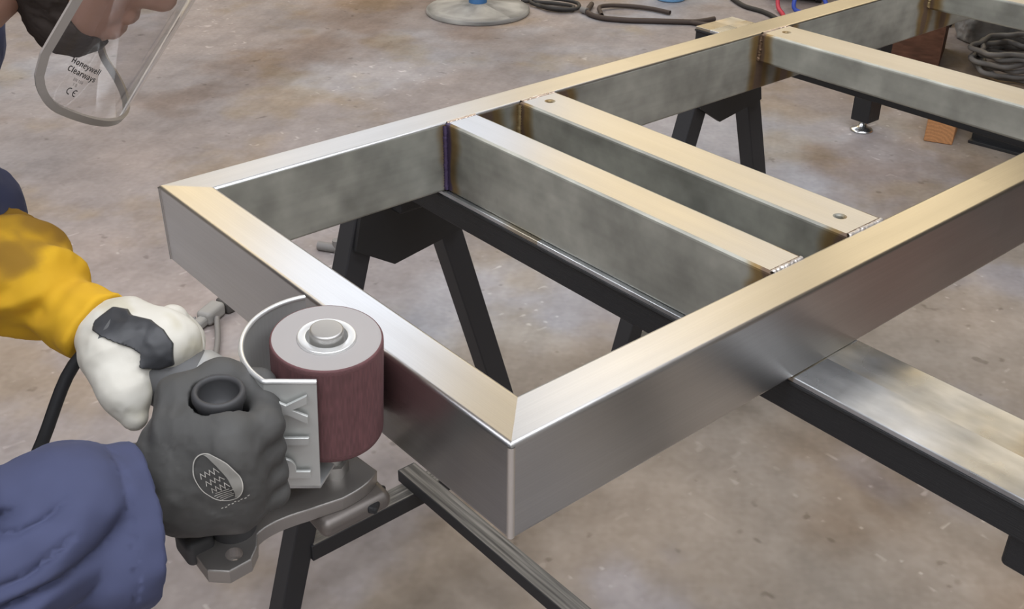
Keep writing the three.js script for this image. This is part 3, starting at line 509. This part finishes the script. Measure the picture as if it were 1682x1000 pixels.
// rear hand: leather gauntlet over the motor body
{
  const T = (a, b, ra, rb) => cap(a, b, ra, rb);
  const back = join([T([-0.1842, 0.8613, -0.3348], [-0.1541, 0.8616, -0.2956], 0.029, 0.025), T([-0.171, 0.8645, -0.3295], [-0.151, 0.8625, -0.2955], 0.026, 0.021), T([-0.154, 0.85, -0.334], [-0.141, 0.85, -0.302], 0.024, 0.019)], 0.024);
  const fng = [0, 1, 2, 3].map((i) => { const k = [-0.15 + i * 0.009, 0.862 - i * 0.003, -0.287 - i * 0.018], d = [k[0] + 0.013, k[1] - 0.026, k[2] - 0.002], e = [d[0] + 0.004, d[1] - 0.03, d[2] - 0.008], f = [e[0] - 0.018, e[1] - 0.018, e[2] - 0.006]; return join([T(k, d, 0.0145, 0.0135), T(d, e, 0.0135, 0.012), T(e, f, 0.012, 0.0105)], 0.006); });
  const thumb = join([T([-0.1934, 0.8559, -0.3082], [-0.1954, 0.8377, -0.2838], 0.027, 0.0195), T([-0.1954, 0.8377, -0.2838], [-0.1964, 0.8178, -0.2694], 0.019, 0.0125)], 0.014);
  const hand = (x, y, z) => { let d = back(x, y, z); for (const f of fng) d = smin(d, f(x, y, z), 0.007); d = smin(d, thumb(x, y, z), 0.014); return d + 0.0035 * fbm(x * 38, y * 38, z * 38, 3); };
  const leather = (x, y, z) => { const n = 0.5 + 0.5 * fbm(x * 50, y * 50, z * 50, 4), s = smooth(0.1, 0.45, fbm(x * 28 + 3, y * 28, z * 28, 3)); return [0.66 - 0.12 * n - 0.1 * s, 0.64 - 0.13 * n - 0.11 * s, 0.57 - 0.13 * n - 0.14 * s]; };
  const gauntlet = mesh('leather_gauntlet', paint(nets(hand, [-0.24, 0.77, -0.39], [-0.09, 0.915, -0.24], 0.003), leather), mat({ vertexColors: true, roughness: 0.8 }), person);
  gauntlet.userData.label = 'welding gauntlet with white palm, black back patch and yellow cuff';
  // yellow cuff
  const c0 = [-0.1852, 0.8605, -0.3533], c1 = [-0.1984, 0.8717, -0.3927], c2 = [-0.2186, 0.8866, -0.4436], c3 = [-0.2303, 0.8884, -0.5009];
  const yl = join([T([-0.176, 0.853, -0.328], c0, 0.036, 0.037), T(c0, c1, 0.037, 0.031), T(c1, c2, 0.033, 0.051), T(c2, c3, 0.052, 0.056)], 0.012);
  const axY = V(c1[0] - c0[0], c1[1] - c0[1], c1[2] - c0[2]).normalize(), y0 = V(...c0);
  const cuff = (x, y, z) => {
    const t = (x - y0.x) * axY.x + (y - y0.y) * axY.y + (z - y0.z) * axY.z + 0.004 * noise3(x * 40, y * 40, z * 40), d = yl(x, y, z);
    const f = 0.0085 * fbm(x * 24, y * 24, z * 24, 3) + 0.004 * Math.sin(t * 150 + 5 * noise3(x * 22, y * 22, z * 22)) * smooth(0.0, 0.05, t);
    return smax(Math.max(d + f, t - 0.15, -(d + f + 0.011) - (t < 0.12 ? 1 : 0)), -t, 0.006);
  };
  const cf = mesh('gauntlet_cuff', paint(nets(cuff, [-0.33, 0.78, -0.6], [-0.1, 0.97, -0.33], 0.0042), (x, y, z) => { const n = 0.5 + 0.5 * fbm(x * 40, y * 40, z * 40, 4), dirt = smooth(0.12, 0.4, fbm(x * 16 + 2, y * 16, z * 16 + 5, 4)); return [mix(0.78 - 0.2 * n, 0.2, dirt * 0.8), mix(0.45 - 0.13 * n, 0.1, dirt * 0.8), 0.012]; }), mat({ vertexColors: true, roughness: 0.85 }), gauntlet);
  // black patch on the back of the hand, a stitched layer on the leather
  const pc = V(-0.1761, 0.8774, -0.2947), ar = V(0.765, 0.0063, 0.644), au = V(0.3202, 0.8639, -0.3888), ab = ar.clone().cross(au);
  // outline of the patch in millimetres, in the plane of the back of the hand
  const poly = [[-33, 14], [-21, 25], [-10, 23], [-5, 18], [13, 14], [25, 6], [33, -5], [32, -22], [22, -25], [10, -24], [11, -13], [3, -7], [-15, 0], [-33, 8]].map(([a, b]) => [a / 1000, b / 1000]);
  const polyD = (a, b) => { let d = 1e9, ins = false; for (let i = 0, j = poly.length - 1; i < poly.length; j = i++) { const [xi, yi] = poly[i], [xj, yj] = poly[j], ex = xj - xi, ey = yj - yi, h = clamp(((a - xi) * ex + (b - yi) * ey) / (ex * ex + ey * ey)); d = Math.min(d, Math.hypot(a - xi - ex * h, b - yi - ey * h)); if ((yi > b) !== (yj > b) && a < ex * (b - yi) / ey + xi) ins = !ins; } return ins ? -d : d; };
  const patchF = (x, y, z) => {
    const qx = x - pc.x, qy = y - pc.y, qz = z - pc.z, a = qx * ar.x + qy * ar.y + qz * ar.z, b = qx * au.x + qy * au.y + qz * au.z, h = qx * ab.x + qy * ab.y + qz * ab.z, d = hand(x, y, z);
    return Math.max(d - 0.0024, -(d + 0.006), polyD(a, b) - 0.002, -h - 0.06);
  };
  mesh('back_patch', paint(nets(patchF, [-0.22, 0.84, -0.39], [-0.1, 0.92, -0.25], 0.0016), (x, y, z) => { const l = 0.035 + 0.02 * fbm(x * 40, y * 40, z * 40, 3); return [l, l * 1.03, l * 1.12]; }), mat({ vertexColors: true, roughness: 0.5 }), gauntlet);
}

// ---------------------------------------------------------------- face shield
{
  const sh = thing('face_shield', 'clear curved face shield with grey edging and printed mark, worn by the worker', 'face shield');
  // in head axes; the sheet is tipped forward at the bottom
  const lean = 0.17, Rv = 0.125, half = rad(63), fr = 0.15;
  const pt = (a, t, o = 0) => { // a: angle round the face, t: metres up from the lower edge
    const x = (Rv + o) * Math.sin(a), z = (Rv + o) * Math.cos(a) - Rv;
    return V(-x, t - 0.135, fr + z - t * lean).applyMatrix4(headBasis);
  };
  const Ht = 0.2, rc = 0.034;
  const low = (a) => { const s = (half - Math.abs(a)) * Rv; return s < rc ? rc - Math.sqrt(Math.max(0, rc * rc - (rc - s) * (rc - s))) : 0; };
  const nu = 64, nvv = 30, pos = [], uv = [], ix = [];
  for (let j = 0; j <= nvv; j++) for (let i = 0; i <= nu; i++) {
    const a = mix(-half, half, i / nu), p = pt(a, mix(low(a), Ht, j / nvv)); pos.push(p.x, p.y, p.z); uv.push(i / nu, j / nvv);
    if (i < nu && j < nvv) { const k = j * (nu + 1) + i; ix.push(k, k + 1, k + nu + 2, k, k + nu + 2, k + nu + 1); }
  }
  const g = new THREE.BufferGeometry(); g.setAttribute('position', new THREE.Float32BufferAttribute(pos, 3)); g.setAttribute('uv', new THREE.Float32BufferAttribute(uv, 2)); g.setIndex(ix); g.computeVertexNormals();
  const visor = mesh('visor', g, phys({ color: new THREE.Color(0.93, 0.93, 0.94), roughness: 0.04, transmission: 1, thickness: 0, ior: 1.58 }), sh);
  const edge = []; for (let t = Ht; t > rc; t -= 0.01) edge.push(pt(-half, t)); for (let k = 0; k <= 60; k++) { const a = mix(-half, half, k / 60); edge.push(pt(a, low(a))); } for (let t = rc + 0.01; t <= Ht; t += 0.01) edge.push(pt(half, t));
  // edging: a flat folded strip
  const strip = []; { const P = edge, n = P.length, w = 0.0034, th = 0.0016, q = [], idx = [];
    for (let i = 0; i < n; i++) { const d = P[Math.min(n - 1, i + 1)].clone().sub(P[Math.max(0, i - 1)]).normalize(), o = P[i].clone().sub(HO); o.addScaledVector(HU, -o.dot(HU)).normalize(); const s = d.clone().cross(o).normalize(), N = s.clone().cross(d);
      for (const [a, b] of [[w, th], [-w, th], [-w, -th], [w, -th]]) { const v = P[i].clone().addScaledVector(s, a).addScaledVector(N, b); q.push(v.x, v.y, v.z); }
      if (i < n - 1) for (let k = 0; k < 4; k++) { const a = i * 4 + k, b = i * 4 + (k + 1) % 4; idx.push(a, b, b + 4, a, b + 4, a + 4); } }
    const e = new THREE.BufferGeometry(); e.setAttribute('position', new THREE.Float32BufferAttribute(q, 3)); e.setIndex(idx); const f = e.toNonIndexed(); f.computeVertexNormals(); strip.push(f); }
  mesh('edging', strip[0], mat({ color: new THREE.Color(0.36, 0.33, 0.3), roughness: 0.45, metalness: 0.35 }), sh);
  // print
  const cv = document.createElement('canvas'); cv.width = 512; cv.height = 512; const c = cv.getContext('2d'); c.clearRect(0, 0, 512, 512); c.fillStyle = '#1c1a1a'; c.textAlign = 'center';
  c.font = 'bold 100px sans-serif'; c.fillText('Honeywell', 256, 110, 500); c.fillText('Clearways', 256, 220, 480); c.font = '52px sans-serif'; c.fillStyle = '#4a4644'; c.fillText('EN 166', 256, 300); c.fillText('1 B', 240, 362);
  c.strokeStyle = '#1c1a1a'; c.lineWidth = 13; c.beginPath(); c.arc(220, 440, 40, rad(70), rad(290)); c.stroke(); c.beginPath(); c.arc(318, 440, 40, rad(70), rad(290)); c.stroke(); c.beginPath(); c.moveTo(280, 440); c.lineTo(316, 440); c.stroke();
  const tx = new THREE.CanvasTexture(cv); tx.colorSpace = THREE.SRGBColorSpace;
  const mp = [], mu = [], mi = [], n = 12, a0 = rad(47), tc = 0.03, w = 0.03, h = 0.034, roll = rad(0);
  for (let j = 0; j <= n; j++) for (let i = 0; i <= n; i++) { const q = (i / n - 0.5) * w, r = (j / n - 0.5) * h; const p = pt(a0 - (q * Math.cos(roll) - r * Math.sin(roll)) / Rv, tc + q * Math.sin(roll) + r * Math.cos(roll), 0.0006); mp.push(p.x, p.y, p.z); mu.push(i / n, j / n); if (i < n && j < n) { const k = j * (n + 1) + i; mi.push(k, k + 1, k + n + 2, k, k + n + 2, k + n + 1); } }
  const mg = new THREE.BufferGeometry(); mg.setAttribute('position', new THREE.Float32BufferAttribute(mp, 3)); mg.setAttribute('uv', new THREE.Float32BufferAttribute(mu, 2)); mg.setIndex(mi); mg.computeVertexNormals();
  mesh('printed_mark', mg, mat({ map: tx, transparent: true, roughness: 0.5, side: THREE.DoubleSide }), visor);
  // brow guard and head band
  const brow = []; for (let k = 0; k <= 24; k++) brow.push(pt(mix(-half, half, k / 24), Ht - 0.004));
  mesh('brow_guard', tube(brow, 0.014, 40, 10), mat({ color: 0x2b2c30, roughness: 0.6 }), sh);
  const band = []; for (let k = 0; k <= 32; k++) { const a = k / 32 * Math.PI * 2; band.push(V(0.092 * Math.sin(a), 0.07, -0.008 + 0.112 * Math.cos(a)).applyMatrix4(headBasis)); }
  mesh('head_band', tube(band, 0.008, 64, 8), mat({ color: 0x202124, roughness: 0.7 }), sh);
}

// ---------------------------------------------------------------- things on the floor behind
M.rubber = mat({ color: new THREE.Color(0.035, 0.032, 0.03), roughness: 0.65 });
M.greyCable = mat({ color: new THREE.Color(0.2, 0.19, 0.18), roughness: 0.6 });
{ // stand with a heavy disc foot
  const t = thing('pedestal_stand', 'grey disc-footed stand with a blue post, standing beside coiled cable', 'stand', [2.95, FLOOR, -3.76]);
  const m = dataTex(256, 256, (u, v) => { const l = 0.56 + 0.2 * fbm(u * 12, v * 6, 2, 5); return [l, l * 0.99, l * 0.96]; });
  mesh('disc_foot', lathe([[0.0001, 0.05], [0.06, 0.05], [0.1, 0.045], [0.21, 0.03], [0.252, 0.024], [0.26, 0.018], [0.261, 0.004], [0.257, 0], [0.0001, 0]], 80), mat({ map: m, roughness: 0.75 }), t);
  mesh('post', lathe([[0.046, 0.04], [0.046, 0.07], [0.04, 0.075], [0.04, 0.95], [0.0001, 0.95]], 40), mat({ color: new THREE.Color(0.05, 0.16, 0.36), roughness: 0.5 }), t);
  mesh('top_plate', box(0.2, 0.012, 0.2, 0, 0.956, 0, 0.004), M.legPaint, t);
}
tag(mesh('cable_coil', tube([[3.229, -0.088, -3.75], [3.336, -0.088, -3.599], [3.358, -0.086, -3.492], [3.293, -0.088, -3.46], [3.24, -0.088, -3.546], [3.235, -0.08, -3.685], [3.283, -0.074, -3.707], [3.379, -0.076, -3.599], [3.39, -0.076, -3.492], [3.326, -0.08, -3.439], [3.229, -0.076, -3.514], [3.24, -0.086, -3.642]], 0.0095, 160, 8), M.rubber), 'small loop of black cable lying by the disc foot', 'cable');
{
  const h = thing('air_hose', 'brown rubber hose curving across the floor toward the frame', 'hose');
  mesh('hose', [tube([[3.465, -0.086, -3.471], [3.336, -0.086, -3.363], [3.326, -0.086, -3.256], [3.39, -0.086, -3.149], [3.465, -0.086, -3.074], [3.562, -0.086, -2.977], [3.637, -0.086, -2.913], [3.744, -0.086, -2.891]], 0.0135, 100, 8), tube([[3.594, -0.086, -2.966], [3.637, -0.086, -2.859], [3.701, -0.086, -2.784]], 0.0105, 20, 8), tube([[3.358, -0.086, -3.288], [3.444, -0.078, -3.385], [3.572, -0.086, -3.342], [3.637, -0.086, -3.224], [3.658, -0.086, -3.106]], 0.011, 60, 8)], mat({ color: new THREE.Color(0.06, 0.042, 0.034), roughness: 0.7 }), h);
  mesh('hose_end', cyl(0.016, 0.016, 0.04, 0, 0, 0, 16).rotateX(Math.PI / 2).translate(3.342, -0.082, -3.396), M.greyCable, h);
}
tag(mesh('paint_tin', lathe([[0.0001, 0.002], [0.075, 0.002], [0.078, 0.006], [0.076, 0.012], [0.076, 0.2], [0.079, 0.206], [0.076, 0.212], [0.06, 0.208], [0.0001, 0.208]], 40).translate(3.894, FLOOR, -3.321), mat({ color: new THREE.Color(0.16, 0.34, 0.55), roughness: 0.4 })), 'light blue round tin standing on the floor beyond the hose', 'tin');
{ // plug joint on the floor behind the gauntlet
  const t = thing('cable_connector', 'grey cable joint with flat plug lying on the floor behind the gauntlet', 'connector', [0.536, FLOOR, -1.851], 0.5);
  mesh('socket', [box(0.075, 0.04, 0.045, 0, 0.021, 0, 0.012), box(0.04, 0.026, 0.03, -0.05, 0.018, 0, 0.01)], mat({ color: new THREE.Color(0.3, 0.29, 0.27), roughness: 0.6 }), t);
  mesh('plug', [box(0.06, 0.034, 0.052, 0.07, 0.018, 0.012, 0.008, [0, -0.3, 0]), box(0.03, 0.012, 0.05, 0.105, 0.03, 0.0, 0.004, [0, -0.3, 0.4])], mat({ color: new THREE.Color(0.07, 0.065, 0.06), roughness: 0.6 }), t);
}
tag(mesh('extension_lead', tube([[0.493, -0.082, -1.851], [0.418, -0.09, -1.883], [0.332, -0.092, -1.958], [0.246, -0.092, -2.033], [0.139, -0.092, -2.13], [-0.022, -0.092, -2.205], [-0.29, -0.092, -2.398]], 0.008, 80, 8), M.greyCable), 'thin dark grey lead running from the connector behind the yellow cuff', 'cable');
tag(mesh('extension_lead', tube([[0.536, -0.08, -1.819], [0.493, -0.09, -1.733], [0.44, -0.092, -1.647], [0.386, -0.092, -1.561], [0.311, -0.092, -1.432], [0.225, -0.092, -1.304], [0.053, -0.092, -1.175], [-0.022, -0.092, -1.11]], 0.0075, 80, 8), M.greyCable), 'pale grey lead running from the connector past the gauntlet fingers', 'cable');
{
  const t = thing('floor_rod', 'grey rod with a pale blue end lying behind the trestle leg', 'rod', [0.997, FLOOR, -1.969], 0);
  mesh('rod', [tube([[-0.035, 0.014, -0.05], [0.0, 0.014, 0.0], [0.07, 0.014, 0.06]], 0.014, 16, 10), cyl(0.012, 0.014, 0.05, 0, 0.016, 0)], M.greyCable, t);
  mesh('rod_end', [cyl(0.014, 0.014, 0.05, 0.09, 0.06, 0.045), cyl(0.018, 0.018, 0.02, 0.09, 0.09, 0.045)], mat({ color: new THREE.Color(0.42, 0.52, 0.62), roughness: 0.35 }), t);
  mesh('rod_stem', cyl(0.009, 0.009, 0.04, 0.09, 0.02, 0.045), M.rubber, t);
}
{ // bench whose leg shows below the shallow crossbar
  const t = thing('workbench', 'black steel bench with chrome levelling feet standing beyond the frame', 'workbench', [3.057, FLOOR, -1.57]);
  for (const [x, z] of [[0, 0], [1.5, 0], [0, 1.1], [1.5, 1.1]]) {
    const l = mesh('leg', box(0.075, 0.82, 0.075, x, 0.45, z, 0.004), M.blackPaint, t);
    mesh('levelling_foot', lathe([[0.0001, 0], [0.04, 0], [0.043, 0.004], [0.036, 0.01], [0.017, 0.016], [0.015, 0.03], [0.009, 0.032], [0.009, 0.045], [0.0001, 0.045]], 32).translate(x - 0.01, 0, z), mat({ color: new THREE.Color(0.75, 0.77, 0.78), metalness: 1, roughness: 0.25 }), l);
  }
  mesh('bench_top', box(1.6, 0.04, 1.22, 0.75, 0.88, 0.55, 0.006), M.legPaint, t);
}
const woodT = dataTex(256, 256, (u, v) => { const rings = 0.5 + 0.5 * Math.sin(38 * Math.hypot(u - 0.2, (v + 0.3) * 1.2) + 2 * fbm(u * 6, v * 6, 3, 3)), l = 0.86 + 0.09 * rings + 0.1 * fbm(u * 60, v * 60, 4, 3); return [0.77 * l, 0.55 * l, 0.36 * l]; });
{
  const g = box(0.1, 0.095, 0.3, 0.05, 0.048, -0.13, 0.004);
  const o = mesh('wood_block', g, mat({ map: woodT, roughness: 0.8 })); o.position.set(3.15, FLOOR, -1.37); o.rotation.y = -1.15;
  tag(o, 'short square block of pale orange wood lying beside the bench leg', 'wood block');
  const b = mesh('steel_offcut', [box(0.13, 0.012, 0.9, 0, 0.006, 0, 0.002), box(0.13, 0.012, 0.9, 0, 0.104, 0, 0.002), box(0.012, 0.1, 0.9, -0.03, 0.055, 0, 0.001)], M.blackPaint); b.position.set(3.36, FLOOR, -0.81); b.rotation.y = 0.12;
  tag(b, 'black steel beam offcut lying on the floor next to the wood block', 'steel beam');
}
{ // clutter below and behind the bench
  const cardT = dataTex(256, 256, (u, v) => { const l = 0.5 + 0.1 * fbm(u * 5, v * 20, 3, 4); return [l * 1.02, l * 0.74, l * 0.6]; });
  const cm = mat({ map: cardT, roughness: 0.85, color: new THREE.Color(0.75, 0.7, 0.66) });
  const t = thing('cardboard_box', 'open brown cardboard box on the floor behind the frame', 'box', [4.03, FLOOR, -1.97], 0.45);
  for (const s of [-1, 1]) { mesh('side_panel', box(0.34, 0.22, 0.006, 0, 0.112, s * 0.12, 0), cm, t); mesh('side_panel', box(0.006, 0.22, 0.234, s * 0.167, 0.112, 0, 0), cm, t); mesh('flap', box(0.34, 0.1, 0.005, 0, 0.245, s * 0.16, 0, [s * 1.0, 0, 0]), cm, t); }
  mesh('bottom_panel', box(0.33, 0.006, 0.23, 0, 0.004, 0, 0), cm, t);
  const k = thing('black_case', 'black plastic case standing behind the cardboard box', 'case', [4.74, FLOOR, -2.3], 0.45);
  mesh('body', box(0.5, 0.34, 0.22, 0, 0.171, 0, 0.012), M.blackPaint, k); mesh('lid', box(0.51, 0.05, 0.23, 0, 0.366, 0, 0.012), M.blackPaint, k); mesh('handle', tube([[-0.07, 0.39, 0], [-0.06, 0.42, 0], [0.06, 0.42, 0], [0.07, 0.39, 0]], 0.008, 24, 8), M.rubber, k);
  // coil of grey cable, one continuous lead
  const pts = []; for (let i = 0; i <= 150; i++) { const a = i / 150 * Math.PI * 2 * 6, r = 0.165 + 0.022 * Math.sin(i * 0.37) + 0.015 * Math.sin(i * 1.7); pts.push([4.13 + r * Math.cos(a), FLOOR + 0.02 + 0.1 * (i / 150) + 0.012 * Math.sin(a * 1.5 + i * 0.1), -1.56 + r * 0.9 * Math.sin(a)]); }
  pts.push([4.2, 0.07, -1.44], [4.1, -0.02, -1.38], [3.98, -0.084, -1.36], [3.84, -0.089, -1.42], [3.78, -0.089, -1.54]);
  tag(mesh('cable_coil', tube(pts, 0.011, 700, 7), M.greyCable), 'thick coil of grey cable heaped in front of the cardboard box', 'cable');
  const pl = dataTex(256, 256, (u, v) => { const l = 0.5 + 0.35 * fbm(u * 9, v * 14, 6, 5); return [l, l * 1.03, l * 1.05]; });
  const w = nets((x, y, z) => Math.max(Math.hypot(x / 1.0, Math.max(0, Math.abs(y - 0.16) - 0.1), z) - 0.17 + 0.035 * fbm(x * 14, y * 14, z * 14, 4), -y), [-0.24, -0.02, -0.24], [0.24, 0.42, 0.24], 0.012);
  const wm = mesh('wrapped_bundle', paint(w, (x, y, z) => { const l = 0.3 + 0.25 * fbm(x * 26, y * 26, z * 26, 4); return [l, l * 1.04, l * 1.06]; }), mat({ vertexColors: true, roughness: 0.35 })); wm.position.set(4.54, FLOOR, -1.86);
  tag(wm, 'bundle wrapped in crumpled grey plastic beside the cable coil', 'bundle');
  // welding set with its leads beyond the far rail
  const d = thing('welding_set', 'dark welding set on the floor beyond the far rail', 'machine', [4.591, FLOOR, -2.988], 0.4);
  mesh('body', box(0.55, 0.4, 0.3, 0, 0.24, 0, 0.02), mat({ color: new THREE.Color(0.02, 0.022, 0.03), roughness: 0.5 }), d);
  mesh('front_panel', box(0.012, 0.34, 0.26, -0.28, 0.24, 0, 0.004), mat({ color: new THREE.Color(0.01, 0.03, 0.1), roughness: 0.45 }), d);
  for (const [x, z] of [[-0.2, -0.13], [0.2, -0.13], [-0.2, 0.13], [0.2, 0.13]]) mesh('wheel', cyl(0.045, 0.045, 0.03, 0, 0, 0, 24).rotateX(Math.PI / 2).translate(x, 0.045, z), M.rubber, d);
  tag(mesh('cable_lead', tube([[4.259, 0.1, -2.891], [4.173, 0.02, -2.848], [4.13, -0.07, -2.806], [4.087, -0.088, -2.741], [4.001, -0.088, -2.655]], 0.011, 50, 8), mat({ color: new THREE.Color(0.55, 0.05, 0.08), roughness: 0.5 })), 'red cable hanging from the dark welding set', 'cable');
  tag(mesh('cable_lead', tube([[4.27, 0.12, -2.827], [4.173, 0.0, -2.741], [4.152, -0.07, -2.72], [4.216, -0.088, -2.655], [4.302, -0.08, -2.634], [4.323, 0.02, -2.72], [4.291, 0.12, -2.784]], 0.011, 60, 8), mat({ color: new THREE.Color(0.05, 0.1, 0.5), roughness: 0.5 })), 'blue hose looping beside the dark welding set', 'hose');
  tag(mesh('cable_lead', tube([[4.13, -0.088, -3.106], [4.055, -0.088, -2.956], [4.044, -0.088, -2.827], [4.001, -0.088, -2.72], [3.916, -0.088, -2.612]], 0.012, 50, 8), M.rubber), 'black cable lying on the floor in front of the welding set', 'cable');
  tag(mesh('cable_lead', tube([[4.28, 0.1, -2.72], [4.323, 0.0, -2.634], [4.377, -0.088, -2.537], [4.27, -0.088, -2.452], [4.109, -0.088, -2.505], [3.98, -0.088, -2.655]], 0.012, 50, 8), mat({ color: new THREE.Color(0.42, 0.4, 0.36), roughness: 0.6 })), 'pale grey cable lying beneath the red and blue leads', 'cable');
}

{  // added out of view: something brown for the near rail to mirror
  const t = thing('added_pallet', 'added rust-brown timber pallet, out of view, for the near rail to mirror', 'pallet', [2.75, FLOOR, 1.35], 0.2), wm = mat({ color: new THREE.Color(0.17, 0.075, 0.05), roughness: 0.8 });
  for (let k = 0; k < 9; k++) mesh('plank', box(1.5, 0.022, 0.15, 0, 0.131, -0.7 + k * 0.175, 0.003), wm, t);
  for (let k = 0; k < 3; k++) { mesh('bearer', box(0.1, 0.1, 1.56, -0.68 + k * 0.68, 0.07, 0, 0.003), wm, t); mesh('plank', box(0.12, 0.02, 1.56, -0.68 + k * 0.68, 0.01, 0, 0.003), wm, t); }
}
scene.traverse((o) => { if (o.isMesh) { o.castShadow = true; o.receiveShadow = true; } });
renderer.render(scene, camera);
